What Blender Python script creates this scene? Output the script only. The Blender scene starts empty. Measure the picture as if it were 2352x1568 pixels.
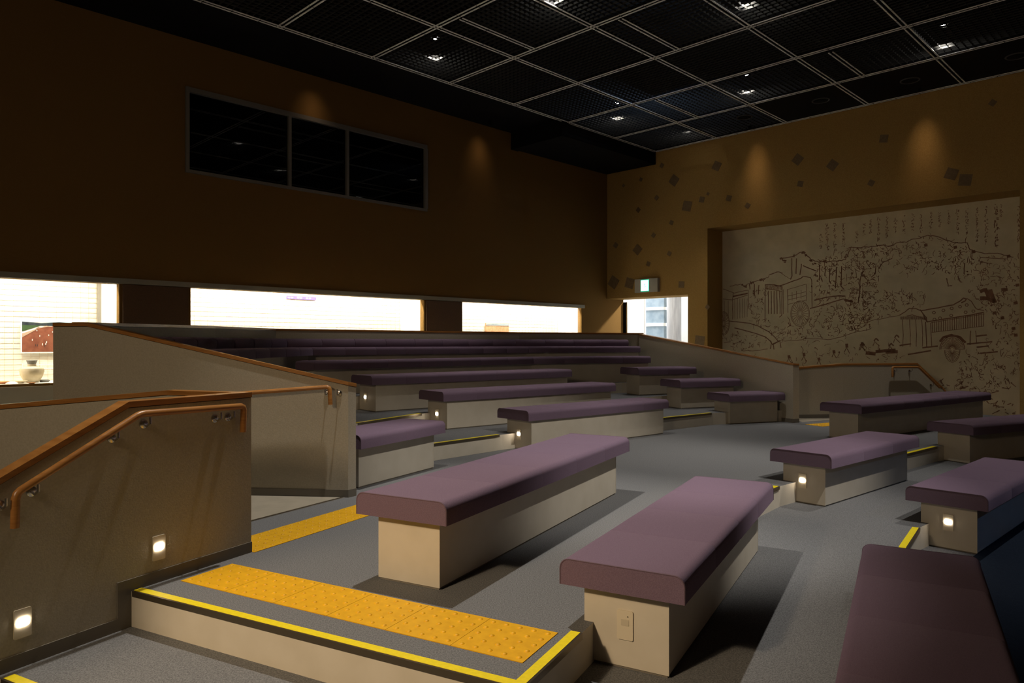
import bpy, bmesh, math, random
from mathutils import Vector, Matrix
sc = bpy.context.scene
C = sc.collection
R = math.radians
F_, CX, CY, EYE = 1650.0, 1176.0, 786.0, 1.2
# ------------------------------------------------------------------ camera, world, exposure
cd = bpy.data.cameras.new('camera'); cam = bpy.data.objects.new('camera', cd); C.objects.link(cam)
cam.location = (0, 0, EYE); cam.rotation_euler = (R(90), 0, 0)
cd.sensor_width = 36.0; cd.lens = F_/2352*36; cd.shift_y = 2/2352; cd.clip_start = 0.05; cd.clip_end = 200
sc.camera = cam
sc.view_settings.view_transform = 'Standard'; sc.view_settings.look = 'None'
sc.view_settings.gamma = 1.0; sc.view_settings.use_curve_mapping = False
sc.view_settings.exposure = 0.0
w = bpy.data.worlds.new('world'); sc.world = w; w.use_nodes = True
w.node_tree.nodes['Background'].inputs[0].default_value = (0.9, 0.85, 1.0, 1)
w.node_tree.nodes['Background'].inputs[1].default_value = 0.011
S2 = 0.70710678
A2 = Vector((S2, S2, 0)); B2 = Vector((S2, -S2, 0)); C0 = Vector((2.31, 17.44, 0))
def lamp(name, kind, loc, aim, watts, col, size=0.1, size_y=None, cone=60, blend=0.6, parent=None):
    d = bpy.data.lights.new(name, kind); d.energy = watts; d.color = col
    if kind == 'SPOT':
        d.spot_size = R(cone); d.spot_blend = blend; d.shadow_soft_size = size
    elif kind == 'AREA':
        d.shape = 'RECTANGLE'; d.size = size; d.size_y = size_y or size
    else: d.shadow_soft_size = size
    o = bpy.data.objects.new(name, d); C.objects.link(o); o.location = loc
    v = Vector(aim) - Vector(loc); o.rotation_euler = v.to_track_quat('-Z', 'Y').to_euler()
    return o
WARM = (1.0, 0.80, 0.56); NEUT = (1.0, 0.93, 0.84); COOL = (0.9, 0.95, 1.0)
K = 1.0
# warm lobby light behind the camera, low on the entrance side
lamp('lobby_light', 'AREA', (-3.6, -0.6, 3.5), (-0.6, 3.8, 0.3), 85*K, (1.0, 0.76, 0.50), 1.1, 0.9)
lamp('lobby_spot', 'SPOT', (-3.0, -0.2, 3.0), (-.45, 2.75, -.1), 580*K, (1.0, 0.75, 0.48), 0.12, cone=37, blend=0.5)
# house lights in the ceiling, outside the frame overhead
lamp('house_light', 'SPOT', (-0.85, 5.05, 5.85), (-0.6, 4.6, 0), 900*K, NEUT, 0.05, cone=53, blend=0.55)
lamp('house_light', 'SPOT', (3.7, 3.2, 5.85), (1.0, 6.4, 0), 980*K, NEUT, 0.05, cone=46, blend=0.6)
lamp('house_light', 'SPOT', (5.6, 6.6, 5.85), (3.4, 6.2, 0), 520*K, NEUT, 0.05, cone=50, blend=0.8)
lamp('stage_light', 'SPOT', (7.0, 1.5, 4.6), (4.6, 4.6, -.34), 90*K, (0.2, 0.45, 1.0), 0.15, cone=50, blend=0.9)

# ------------------------------------------------------------------ geometry helpers
def at_z(px, py, z):
    Y = F_*(EYE - z)/(py - CY); return Vector(((px-CX)/F_*Y, Y, z))
def at_wall(px, py, P, d):
    k = (px-CX)/F_
    t = (k*P[1] - P[0])/(d[0] - k*d[1])
    X = P[0]+d[0]*t; Y = P[1]+d[1]*t
    return Vector((X, Y, EYE - (py-CY)*Y/F_))
def unit(v): v = Vector((v[0], v[1], 0)); return v.normalized()
def ang(deg): return Vector((math.cos(R(deg)), math.sin(R(deg)), 0))
MATS = {}
class MB:
    def __init__(s): s.v = []; s.f = []; s.m = []
    def add(s, vs, fs, mi=0):
        n = len(s.v); s.v += [tuple(x) for x in vs]; s.f += [tuple(n+i for i in f) for f in fs]; s.m += [mi]*len(fs)
    def obox(s, c, ux, uy, uz, mi=0):
        c, ux, uy, uz = map(Vector, (c, ux, uy, uz)); ux, uy, uz = ux/2, uy/2, uz/2
        vs = [c+ux*i+uy*j+uz*k for k in (-1, 1) for i, j in ((-1, -1), (1, -1), (1, 1), (-1, 1))]
        s.add(vs, [(3, 2, 1, 0), (4, 5, 6, 7), (0, 1, 5, 4), (1, 2, 6, 5), (2, 3, 7, 6), (3, 0, 4, 7)], mi)
    def box(s, x0, x1, y0, y1, z0, z1, mi=0):
        s.obox(((x0+x1)/2, (y0+y1)/2, (z0+z1)/2), (x1-x0, 0, 0), (0, y1-y0, 0), (0, 0, z1-z0), mi)
    def prism(s, poly, z0, z1, mtop=0, mside=0):
        n = len(poly)
        a = sum(poly[i][0]*poly[(i+1) % n][1]-poly[(i+1) % n][0]*poly[i][1] for i in range(n))
        if a < 0: poly = poly[::-1]
        vs = [(p[0], p[1], z0) for p in poly]+[(p[0], p[1], z1) for p in poly]
        s.add(vs, [tuple(range(n, 2*n))], mtop); k = len(s.v)-2*n
        s.f.append(tuple(k+i for i in range(n-1, -1, -1))); s.m.append(mside)
        for i in range(n):
            j = (i+1) % n; s.f.append((k+i, k+j, k+n+j, k+n+i)); s.m.append(mside)
    def sections(s, secs, mi=0, caps=True, closed=True):
        n = len(secs[0]); k = len(s.v)
        for q in secs: s.v += [tuple(x) for x in q]
        for a in range(len(secs)-1):
            for i in range(n if closed else n-1):
                j = (i+1) % n
                s.f.append((k+a*n+i, k+a*n+j, k+(a+1)*n+j, k+(a+1)*n+i)); s.m.append(mi)
        if caps:
            s.f.append(tuple(k+i for i in range(n-1, -1, -1))); s.m.append(mi)
            e = k+(len(secs)-1)*n; s.f.append(tuple(e+i for i in range(n))); s.m.append(mi)
    def tube(s, pts, r, n=8, mi=0):
        pts = [Vector(p) for p in pts]; secs = []; last = None
        for i, p in enumerate(pts):
            a = (pts[i]-pts[i-1]).normalized() if i else None
            b = (pts[i+1]-pts[i]).normalized() if i < len(pts)-1 else None
            t = (a+b).normalized() if a is not None and b is not None and (a+b).length > 1e-6 else (a if a is not None else b)
            if last is None:
                up = Vector((0, 0, 1)) if abs(t.z) < 0.9 else Vector((1, 0, 0))
            else: up = last
            x = t.cross(up); x = x.normalized() if x.length > 1e-6 else t.orthogonal().normalized()
            y = x.cross(t).normalized(); last = y
            secs.append([p+(x*math.cos(2*math.pi*k/n)+y*math.sin(2*math.pi*k/n))*r for k in range(n)])
        s.sections(secs, mi)
    def lathe(s, c, prof, n=20, mi=0, axis=None):
        c = Vector(c); ax = Vector(axis or (0, 0, 1)).normalized(); x = ax.orthogonal().normalized(); y = ax.cross(x)
        s.sections([[c+ax*h+(x*math.cos(2*math.pi*k/n)+y*math.sin(2*math.pi*k/n))*max(r, 1e-4) for k in range(n)] for r, h in prof], mi)
    def build(s, name, mats, parent=None, smooth=None, local=False, kind=None, label=None):
        me = bpy.data.meshes.new(name)
        vs = s.v
        if parent is not None and not local:
            r = parent
            while r.parent: r = r.parent
            inv = (Matrix.Translation(r.location) @ r.rotation_euler.to_matrix().to_4x4()).inverted()
            vs = [tuple(inv @ Vector(v)) for v in vs]
        me.from_pydata(vs, [], s.f)
        mats = mats if isinstance(mats, (list, tuple)) else [mats]
        for m in mats: me.materials.append(m)
        me.polygons.foreach_set('material_index', s.m)
        if smooth:
            me.polygons.foreach_set('use_smooth', [True]*len(me.polygons)); me.set_sharp_from_angle(angle=R(smooth))
        me.update()
        o = bpy.data.objects.new(name, me); C.objects.link(o)
        if parent is not None: o.parent = parent
        if kind: o['kind'] = kind
        if label: o['label'] = label
        return o
def tag(o, label, cat, group=None):
    o['label'] = label; o['category'] = cat
    if group: o['group'] = group
    return o
def thing(name, label, cat, loc=(0, 0, 0), rz=0, group=None):
    o = bpy.data.objects.new(name, None); C.objects.link(o); o.location = loc; o.rotation_euler = (0, 0, rz)
    o.empty_display_size = 0.1
    return tag(o, label, cat, group)
def offset(path, d):
    """plan offset of a polyline, to the left of travel for d > 0, mitred"""
    out = []; n = len(path)
    for i in range(n):
        p = Vector((path[i][0], path[i][1], 0))
        a = unit(Vector(path[i][:2])-Vector(path[i-1][:2])) if i else None
        b = unit(Vector(path[i+1][:2])-Vector(path[i][:2])) if i < n-1 else None
        na = Vector((-a.y, a.x, 0)) if a is not None else None; nb = Vector((-b.y, b.x, 0)) if b is not None else None
        if na is None: m = nb
        elif nb is None: m = na
        else: m = (na+nb); m = m/ (m.length_squared/2)
        out.append(p+m*d)
    return out
def strip(mb, path, o0, o1, zlo, zhi, mi=0):
    """a swept rectangle between two plan offsets of a polyline"""
    n = len(path); A = offset(path, o0); B = offset(path, o1)
    zl = zlo if isinstance(zlo, (list, tuple)) else [zlo]*n; zh = zhi if isinstance(zhi, (list, tuple)) else [zhi]*n
    mb.sections([[(A[i].x, A[i].y, zl[i]), (B[i].x, B[i].y, zl[i]), (B[i].x, B[i].y, zh[i]), (A[i].x, A[i].y, zh[i])] for i in range(n)], mi)

# ------------------------------------------------------------------ materials
def mat(name, col, rough=0.6, col2=None, scale=20.0, bump=0.0, bscale=None, metal=0.0, spec=0.3, emit=None, power=0, detail=4, stretch=None, lo=0.35, hi=0.65):
    m = bpy.data.materials.new(name); m.use_nodes = True; nt = m.node_tree; b = nt.nodes['Principled BSDF']
    b.inputs['Base Color'].default_value = (*col, 1); b.inputs['Roughness'].default_value = rough
    b.inputs['Metallic'].default_value = metal; b.inputs['Specular IOR Level'].default_value = spec
    if emit: b.inputs['Emission Color'].default_value = (*emit, 1); b.inputs['Emission Strength'].default_value = power
    if col2 or bump:
        tc = nt.nodes.new('ShaderNodeTexCoord'); mp = nt.nodes.new('ShaderNodeMapping')
        if stretch: mp.inputs['Scale'].default_value = stretch
        nt.links.new(tc.outputs['Object'], mp.inputs[0])
    if col2:
        nz = nt.nodes.new('ShaderNodeTexNoise'); nz.inputs['Scale'].default_value = scale; nz.inputs['Detail'].default_value = detail
        cr = nt.nodes.new('ShaderNodeValToRGB'); cr.color_ramp.elements[0].color = (*col, 1); cr.color_ramp.elements[1].color = (*col2, 1)
        cr.color_ramp.elements[0].position = lo; cr.color_ramp.elements[1].position = hi
        nt.links.new(mp.outputs[0], nz.inputs[0]); nt.links.new(nz.outputs[0], cr.inputs[0]); nt.links.new(cr.outputs[0], b.inputs['Base Color'])
    if bump:
        n2 = nt.nodes.new('ShaderNodeTexNoise'); n2.inputs['Scale'].default_value = bscale or scale; n2.inputs['Detail'].default_value = 3
        bp = nt.nodes.new('ShaderNodeBump'); bp.inputs['Strength'].default_value = bump; bp.inputs['Distance'].default_value = 0.004
        nt.links.new(mp.outputs[0], n2.inputs[0]); nt.links.new(n2.outputs[0], bp.inputs['Height']); nt.links.new(bp.outputs[0], b.inputs['Normal'])
    MATS[name] = m; return m
carpet = mat('carpet', (.108, .110, .114), .95, (.198, .20, .203), 160, .5, 220, spec=.05)
beige = mat('beige_laminate', (.52, .47, .38), .45, (.56, .51, .42), 6, spec=.3)
wallpanel = mat('cream_panel', (.40, .36, .28), .6, (.45, .405, .32), 90, .15, 150, spec=.2)
skirt = mat('grey_brown_skirting', (.17, .15, .12), .5)
fabric = mat('mauve_fabric', (.130, .088, .128), .9, (.168, .118, .165), 260, .35, 400, spec=.08)
fabric.node_tree.nodes['Principled BSDF'].inputs['Sheen Weight'].default_value = .15; fabric.node_tree.nodes['Principled BSDF'].inputs['Sheen Tint'].default_value = (.9, .7, .95, 1)
piping = mat('mauve_piping', (.12, .08, .11), .8)
wood = mat('orange_wood', (.30, .125, .03), .33, (.40, .18, .048), 7, spec=.45, stretch=(1, 1, 10))
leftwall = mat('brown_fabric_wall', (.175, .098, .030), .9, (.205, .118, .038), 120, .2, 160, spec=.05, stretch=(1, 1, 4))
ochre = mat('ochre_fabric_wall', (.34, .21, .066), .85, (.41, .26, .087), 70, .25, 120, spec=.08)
leaf = mat('dull_leaf_square', (.16, .105, .05), .6, (.20, .135, .07), 30)
black = mat('black_paint', (.008, .008, .009), .8, spec=.1)
darkpier = mat('dark_brown_pier', (.10, .055, .03), .7, (.12, .065, .035), 60)
trimgrey = mat('grey_trim', (.28, .26, .22), .5)
framegrey = mat('grey_window_frame', (.17, .16, .14), .5)
alu = mat('aluminium', (.82, .84, .84), .5, metal=.0, spec=.5)
louvre = mat('black_louver', (.05, .05, .048), .8, spec=.05)
ringm = mat('speaker_ring', (.06, .06, .06), .5)
steel = mat('polished_steel', (.55, .54, .52), .25, metal=1.0)
brass = mat('dark_brass', (.16, .13, .09), .3, metal=.8)
yellow = mat('yellow_grip', (.74, .60, .01), .45, (.82, .66, .015), 60)
tact = mat('yellow_tactile', (.64, .335, .004), .5, (.72, .39, .006), 25)
vinyl = mat('beige_vinyl', (.30, .27, .21), .5, (.34, .30, .235), 8)
panelm = mat('mural_paper', (.64, .57, .40), .9, (.72, .64, .46), 4, detail=6, spec=.05)
ink = mat('mural_ink', (.20, .10, .055), .8, (.30, .16, .095), 12)
white = mat('white_paint', (.85, .83, .78), .6)
casewhite = mat('case_lining', (.80, .76, .68), .7)
plate = mat('white_plastic', (.60, .53, .40), .4)
lensm = mat('foot_lamp_glow', (1, 1, 1), .5, emit=(1.0, .86, .68), power=30)
offlens = mat('foot_lamp_off', (.50, .44, .33), .35)
dot = mat('black_dot', (.01, .01, .01), .5)
lampglow = mat('spot_lamp_glow', (1, 1, 1), .5, emit=(1, .95, .9), power=60)
signglow = mat('exit_panel_glow', (.2, .8, .5), .5, emit=(.66, 1, .88), power=3.5)
signgreen = mat('exit_green', (0, .5, .25), .5, emit=(.02, .75, .42), power=1.1)
signbody = mat('sign_housing', (.42, .40, .36), .5)
chrome = mat('dark_reflector', (.30, .30, .30), .15, metal=1.0)
concrete = mat('concrete', (.20, .26, .31), .8, (.28, .34, .39), 5)
pale = mat('pale_column', (.36, .36, .38), .6, (.50, .50, .52), 3, stretch=(6, 6, .6))
clay = mat('pale_clay', (.50, .42, .28), .85, (.60, .52, .38), 12)
terracotta = mat('terracotta', (.62, .28, .12), .8)
greystone = mat('grey_clay', (.24, .24, .23), .9)
def glassmat(name, tint, spec=0.08):
    m = bpy.data.materials.new(name); m.use_nodes = True; nt = m.node_tree; nt.nodes.clear()
    out = nt.nodes.new('ShaderNodeOutputMaterial'); mx = nt.nodes.new('ShaderNodeMixShader'); tr = nt.nodes.new('ShaderNodeBsdfTransparent')
    gl = nt.nodes.new('ShaderNodeBsdfGlossy'); lw = nt.nodes.new('ShaderNodeLayerWeight'); lw.inputs[0].default_value = .5
    pw_ = nt.nodes.new('ShaderNodeMath'); pw_.operation = 'POWER'; pw_.inputs[1].default_value = 5; nt.links.new(lw.outputs['Facing'], pw_.inputs[0])
    fr = nt.nodes.new('ShaderNodeMath'); fr.operation = 'MULTIPLY_ADD'; fr.inputs[1].default_value = .9; fr.inputs[2].default_value = .04; nt.links.new(pw_.outputs[0], fr.inputs[0])
    tr.inputs[0].default_value = (*tint, 1); gl.inputs['Roughness'].default_value = 0.0
    nt.links.new(fr.outputs[0], mx.inputs[0]); nt.links.new(tr.outputs[0], mx.inputs[1]); nt.links.new(gl.outputs[0], mx.inputs[2]); nt.links.new(mx.outputs[0], out.inputs[0])
    return m
glass = glassmat('clear_glass', (.97, .98, .97)); darkglass = glassmat('smoked_glass', (.35, .35, .35))

# ------------------------------------------------------------------ floors and tiers
Pt = (-1.841, 3.468); Kc = (.034, 2.481)
r0 = [(-8.27, 6.86), Pt, Kc, (1.262, 4.824), (2.24, 6.0), (4.93, 8.30), (9.3, 10.4)]
rm = [(-8.71, 6.41), (-2.084, 2.924), (.69, 1.46), (1.99, 3.84), (2.64, 4.80), (3.03, 5.33), (5.1, 7.1), (10.2, 9.55)]
r1 = [(-1.85, 5.66), (-1.0, 7.06), (-.107, 8.03), (2.93, 10.47), (4.22, 10.95)]
r2 = [(-2.69, 5.7), (-1.64, 7.63), (-1.055, 8.73), (2.42, 11.53), (3.55, 12.05)]
r3 = [(-2.75, 7.4), (-1.97, 9.2), (1.88, 12.26), (3.24, 12.66)]
r4 = [(-2.83, 5.8), (-2.83, 9.55), (.06, 12.22), (2.36, 13.0), (2.95, 13.15)]
rimpath = [(-3.5, 5.87), (-3.55, 8.6), (-3.42, 10.4), (.15, 13.3), (2.60, 14.20)]
def slab(name, poly, z0, z1, n_label=None):
    m = MB(); m.prism([tuple(p[:2]) for p in poly], z0, z1, 0, 1)
    return m.build(name, [carpet, beige], kind='structure')
roomp = [(2.31, 17.44), (13.27, 6.48), (-.87, -7.66), (-11.83, 3.30)]
slab('floor', roomp, -.6, -.34)
slab('floor', rm+[(2.31, 17.44)], -.34, -.17)
slab('floor', r0+[(2.31, 17.44)], -.17, 0)
back = [(2.47, 14.15), (.15, 13.3), (-3.42, 10.4), (-3.55, 8.6), (-3.5, 5.75)]
slab('floor', r1+back, 0, .17)
slab('floor', r2+back, .17, .34)
slab('floor', r3+back+[(-2.9, 5.8)], .34, .51)
slab('floor', r4+back, .51, .68)
m = MB(); m.prism([(-1.30, 5.55), (-2.40, 3.72), (-5.5, 5.3), (-5.5, 5.9), (-3.7, 5.76)], 0, .004); m.build('floor', vinyl, kind='structure')
m = MB(); m.prism([(4.36, 10.80), (4.95, 11.1), (6.3, 11.5), (4.4, 11.3)], 0, .004); m.build('floor', vinyl, kind='structure')
m = MB(); m.prism([(.5, -.9), (2.33, 3.5), (3.28, 5.13), (4.86, 6.6), (9.5, 7.5), (9.5, -1.5)], -.34, -.336); m.build('floor', mat('navy_stage_carpet', (.010, .016, .028), .95, (.016, .024, .040), 150, spec=.05), kind='structure')
m = MB(); strip(m, [(-2.39, 3.735), (-1.302, 5.55)], 0, .012, 0, .007); m.build('trim_1', brass, kind='structure')

def nosing(path, z, label):
    p0 = path[0]; o = thing('stair_nosing', label, 'step edging', (p0[0], p0[1], z), group=None)
    m = MB(); strip(m, path, .046, .004, z, z+.006)
    m.build('grip_strip', yellow, o)
    m = MB(); strip(m, path, .004, -.006, z-.022, z+.005); m.build('metal_edge', brass, o)
nosing([(-1.825, 3.46), Kc, (.285, 2.958)], 0, 'yellow step nosing around the near platform corner beside the tactile strip')
nosing([(-2.07, 2.917), (.69, 1.46), (.85, 1.75)], -.17, 'yellow step nosing at the foot of the near stair, at the lower left edge')
nosing([(1.31, 4.885), (2.22, 5.97)], 0, 'yellow step nosing just left of the bench end with a square lit foot lamp')
nosing([(1.99, 3.84), (2.64, 4.80), (3.0, 5.29)], -.17, 'yellow step nosing running up to the nearest right bench with a foot lamp')
nosing([(3.68, 7.235), (4.88, 8.25)], 0, 'yellow step nosing between two right side benches below the long bench')
nosing([(-1.0, 7.06), (-.14, 7.99)], .17, 'yellow step nosing beside the third lit bench from the top on the left')
nosing([(-1.64, 7.63), (-1.09, 8.66)], .34, 'yellow step nosing beside the second lit bench from the top, next to the low wall')
nosing([(1.87, 9.618), (2.90, 10.446)], .17, 'thin yellow step nosing in the middle aisle, left of the short benches')

def tactile(P, u, n, tw, label, width=.32):
    u = unit(u); v = Vector((-u.y, u.x, 0)); rz = math.atan2(u.y, u.x)
    root = thing('tactile_strip', label, 'tactile paving', P, rz)
    m = MB(); m.box(.001, tw-.001, 0, width, 0, .003)
    for a in range(5):
        for b in range(5):
            x = (a+.5)*tw/5; y = (b+.5)*width/5
            m.lathe((x, y, .003), [(.012, 0), (.0095, .0035), (.003, .005)], 8)
    first = m.build('tactile_tile', tact, root, local=True, smooth=50)
    for k in range(1, n):
        c = first.copy(); C.objects.link(c); c.parent = root; c.location = (k*tw, 0, 0)
e1 = at_z(415, 1334, 0); e2 = at_z(1201, 1523, 0)
tactile(e1, e2-e1, 6, (e2-e1).length/6, 'yellow dotted tactile strip across the near platform in front of the first bench', .315)
tactile((-1.47, 4.10, 0), (.485, .875), 4, .32, 'yellow dotted tactile strip between the near stair wall and the back low wall', .30)
tactile((4.42, 10.23, 0), (.89, .455), 3, .33, 'small yellow tactile strip at far right aisle behind the long bench', .30)

# ------------------------------------------------------------------ walls
def wall_holes(name, P, d, L, z0, z1, holes, thick, nrm, mats, extra_side=None):
    """wall front plane P + s*d, thickness along nrm (away from the room), rectangular openings (s0,s1,z0,z1)"""
    d = unit(d); nrm = unit(nrm); m = MB()
    ss = sorted({0, L}|{min(max(h[0], 0), L) for h in holes}|{min(max(h[1], 0), L) for h in holes})
    zs = sorted({z0, z1}|{h[2] for h in holes}|{h[3] for h in holes})
    zs = [z for z in zs if z0 <= z <= z1]
    solid = {}
    for i in range(len(ss)-1):
        for j in range(len(zs)-1):
            cs, cz = (ss[i]+ss[i+1])/2, (zs[j]+zs[j+1])/2
            solid[i, j] = not any(h[0] < cs < h[1] and h[2] < cz < h[3] for h in holes)
    def pt(s, z, k): p = Vector(P)+d*s+nrm*(thick*k); return (p.x, p.y, z)
    for (i, j), ok in solid.items():
        if not ok: continue
        a, b, c, e = ss[i], ss[i+1], zs[j], zs[j+1]
        for k in (0, 1): m.add([pt(a, c, k), pt(b, c, k), pt(b, e, k), pt(a, e, k)], [(0, 1, 2, 3) if k else (3, 2, 1, 0)])
        if not solid.get((i-1, j), False): m.add([pt(a, c, 0), pt(a, e, 0), pt(a, e, 1), pt(a, c, 1)], [(0, 1, 2, 3)])
        if not solid.get((i+1, j), False): m.add([pt(b, c, 0), pt(b, e, 0), pt(b, e, 1), pt(b, c, 1)], [(3, 2, 1, 0)])
        if not solid.get((i, j-1), False): m.add([pt(a, c, 0), pt(b, c, 0), pt(b, c, 1), pt(a, c, 1)], [(3, 2, 1, 0)])
        if not solid.get((i, j+1), False): m.add([pt(a, e, 0), pt(b, e, 0), pt(b, e, 1), pt(a, e, 1)], [(0, 1, 2, 3)])
    return m.build(name, mats, kind='structure')
dL = -A2; nL = Vector((-S2, S2, 0))
cases = [(10.83, 14.4, .676, 1.995), (5.60, 9.88, .676, 1.995), (.97, 4.65, .676, 2.0)]
BW = (5.58, 9.93, 3.705, 4.85)
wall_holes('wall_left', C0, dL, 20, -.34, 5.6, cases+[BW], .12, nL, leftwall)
BT = .65
wall_back = wall_holes('wall_back', C0, B2, 15.5, -.34, 5.6, [(-1, 2.227, 0, 2.255), (2.707, 8.30, -.3, 3.66)], BT, A2, ochre)
m = MB(); m.prism([tuple(p) for p in roomp], 6.9, 7.0); m.build('ceiling', black, kind='structure')
for nm, P, d, L in (('wall_right', C0+B2*15.5, -A2, 20), ('wall_front', C0-A2*20, B2, 15.5)):
    m = MB(); n_ = B2 if nm == 'wall_right' else -A2
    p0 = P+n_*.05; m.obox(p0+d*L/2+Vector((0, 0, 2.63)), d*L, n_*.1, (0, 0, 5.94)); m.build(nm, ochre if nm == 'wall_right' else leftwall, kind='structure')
# black band above the grid
m = MB()
for P, d, L, n_ in ((C0, -A2, 20, -B2), (C0, B2, 15.5, A2), (C0+B2*15.5, -A2, 20, B2), (C0-A2*20, B2, 15.5, -A2)):
    m.obox(P+d*L/2+n_*.05+Vector((0, 0, 6.25)), d*L, n_*.1, (0, 0, 1.3))
m.build('trim_2', black, kind='structure')
# black soffit between the left wall and the grid, with the lower duct boxing near the corner
m = MB(); m.prism([(C0-A2*20)[:2], C0[:2], (C0+B2*1.40)[:2], (C0+B2*1.40-A2*20)[:2]], 5.6, 5.68); m.build('trim_3', black, kind='structure')
m = MB(); m.prism([(C0-A2*3.27)[:2], (C0-A2*.02)[:2], (C0+B2*1.40-A2*.02)[:2], (C0+B2*1.40-A2*3.27)[:2]], 5.27, 5.6)
m.prism([(C0-A2*3.30)[:2], (C0-A2*3.1)[:2], (C0+B2*1.42-A2*3.1)[:2], (C0+B2*1.42-A2*3.30)[:2]], 5.25, 5.6); m.build('trim_4', black, kind='structure')
# corner return of the left wall through the door opening
m = MB(); m.obox(C0+A2*.325+nL*.06+Vector((0, 0, 1.3)), A2*.65, nL*.12, (0, 0, 2.6)); m.build('trim_5', leftwall, kind='structure')
# grey rail over the display cases
def onL(s, z, o=0): p = C0+dL*s-nL*o; return Vector((p.x, p.y, z))
m = MB(); m.obox((onL(7.9, 2.035, .02)), dL*14.0, nL*.04, (0, 0, .072)); m.build('trim_6', trimgrey, kind='structure')
for nm, s0, s1 in (('trim_7', 9.90, 10.81), ('trim_8', 4.67, 5.58)):
    m = MB(); m.obox(onL((s0+s1)/2, 1.33, .01), dL*(s1-s0-.04), nL*.03, (0, 0, 1.32)); m.build(nm, darkpier, kind='structure')

# cream base under the display cases, coloured lighter in place of light on it
m = MB(); m.obox(onL(7.5, .15, .012), dL*14.9, nL*.024, (0, 0, .99)); m.build('trim_11', mat('lit_cream_panel', (.62, .56, .42), .6), kind='structure')
# booth window
wn = bpy.data.objects.new('window_1', None); C.objects.link(wn); wn.location = onL(7.75, 3.7); wn['kind'] = 'structure'
s0, s1, z0, z1 = BW
def fr(sa, sb, za, zb, th=.06, off=-.01):
    m = MB(); m.obox(onL((sa+sb)/2, (za+zb)/2, -off), dL*(sb-sa), nL*th, (0, 0, zb-za)); return m
for a in ((s0-.03, s1+.03, z1-.02, z1+.05), (s0-.03, s1+.03, z0-.045, z0+.0), (s0-.045, s0+.02, z0, z1-.02), (s1-.02, s1+.03, z0, z1-.02)):
    fr(*a).build('window_frame', framegrey, wn)
for s in (8.33, 7.264): fr(s-.022, s+.022, z0, z1-.02, .05).build('mullion', framegrey, wn)
for a, b in ((s0+.02, 7.242), (7.286, 8.308), (8.352, s1-.02)):
    fr(a, b, z0, z1-.02, .006, .02).build('glass_pane', darkglass, wn)
m = MB(); c = onL(7.75, 4.2, -.9)
for off, ux, uy, uz in (((0, 0, 0), dL*4.6, nL*.04, (0, 0, 1.6)),): m.obox(c+Vector(off), ux, uy, uz)
for s in (5.5, 10.0): m.obox(onL(s, 4.2, -.5), dL*.04, nL*.75, (0, 0, 1.6))
for z in (3.5, 5.0): m.obox(onL(7.75, z, -.5), dL*4.5, nL*.75, (0, 0, .04))
m.build('booth_lining', black, wn)

# display cases behind the left wall
case_labels = ['bright white display case with a clay pot and a field photograph, nearest the camera',
               'long bright white display case in the middle of the brown wall, small purple notice inside',
               'bright white display case nearest the corner door, small framed picture inside']
for k, (a, b, z0, z1) in enumerate(cases):
    c0 = onL((a+b)/2, z0, -.45)
    o = thing('display_case', case_labels[k], 'display case', c0, math.atan2(dL.y, dL.x))
    D = .75 if k == 0 else .6
    def bx(sa, sb, oa, ob, za, zb):
        m = MB(); m.obox(onL((sa+sb)/2, (za+zb)/2, -(oa+ob)/2), dL*(sb-sa), nL*(ob-oa), (0, 0, zb-za)); return m
    bx(a-.02, b+.02, .12+D, .15+D, z0-.03, z1+.35).build('back_panel', casewhite, o)
    m = bx(a-.04, a-.005, .12, .12+D, z0-.03, z1+.35); m2 = bx(b+.005, b+.04, .12, .12+D, z0-.03, z1+.35)
    m.build('side_panel', white, o); m2.build('side_panel', white, o)
    bx(a-.02, b+.02, .12, .12+D, z0-.03, z0-.001).build('shelf', casewhite, o)
    bx(a-.02, b+.02, .12, .12+D, z1+.32, z1+.35).build('top_panel', white, o)
    # frame lines, pane joints and glass
    L_ = b-a; n = max(1, round(L_/1.45)); 
    for q in range(n):
        sa = a+L_*q/n; sb = a+L_*(q+1)/n
        bx(sa+.004, sb-.004, .03, .036, z0+.002, z1-.002).build('glass_pane', glass, o)
    m = bx(a-.0, b, .005, .02, z0-.012, z0+.002); m.build('sill_rail', steel, o)
    # mesh grid on the back panel
    m = MB(); 
    s = a+.05
    while s < b-.03:
        m.obox(onL(s, (z0+z1)/2+.1, -(.12+D-.012)), dL*.004, nL*.004, (0, 0, z1-z0+.3)); s += .10
    z = z0+.05
    while z < z1+.25:
        m.obox(onL((a+b)/2, z, -(.12+D-.016)), dL*(b-a-.04), nL*.004, (0, 0, .004)); z += .07
    m.build('backing_mesh', mat('case_mesh_%d' % k, (.62, .52, .38), .5), o)
    L = lamp('case_light', 'AREA', onL((a+b)/2, z1+.28, -.30), onL((a+b)/2, z0, -.55), (30 if k == 0 else 34)*(b-a)*K, (1, .93, .78), (b-a)*.9, .12)
    L.rotation_euler = (Matrix((dL, (nL*-1), Vector((0, 0, 1)))).transposed()).to_euler()
# strip of perforated upright and white side board in the first case
Pc = C0+nL*(.12+.75-.03)
def oncase(px, py, dep=.84): return at_wall(px, py, C0+nL*dep, dL)
a_ = oncase(228, 700); 
m = MB(); m.obox((a_.x, a_.y, 1.4), dL*.05, nL*.03, (0, 0, 1.4)); tag(m.build('case_upright', trimgrey), 'grey perforated upright inside the nearest display case at its right', 'shelf upright')
a_ = oncase(252, 700, .6); m = MB(); m.obox((a_.x, a_.y, 1.36), dL*.20, nL*.02, (0, 0, 1.3)); tag(m.build('display_board', white), 'plain white board standing at the right end of the nearest display case', 'board')
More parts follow.
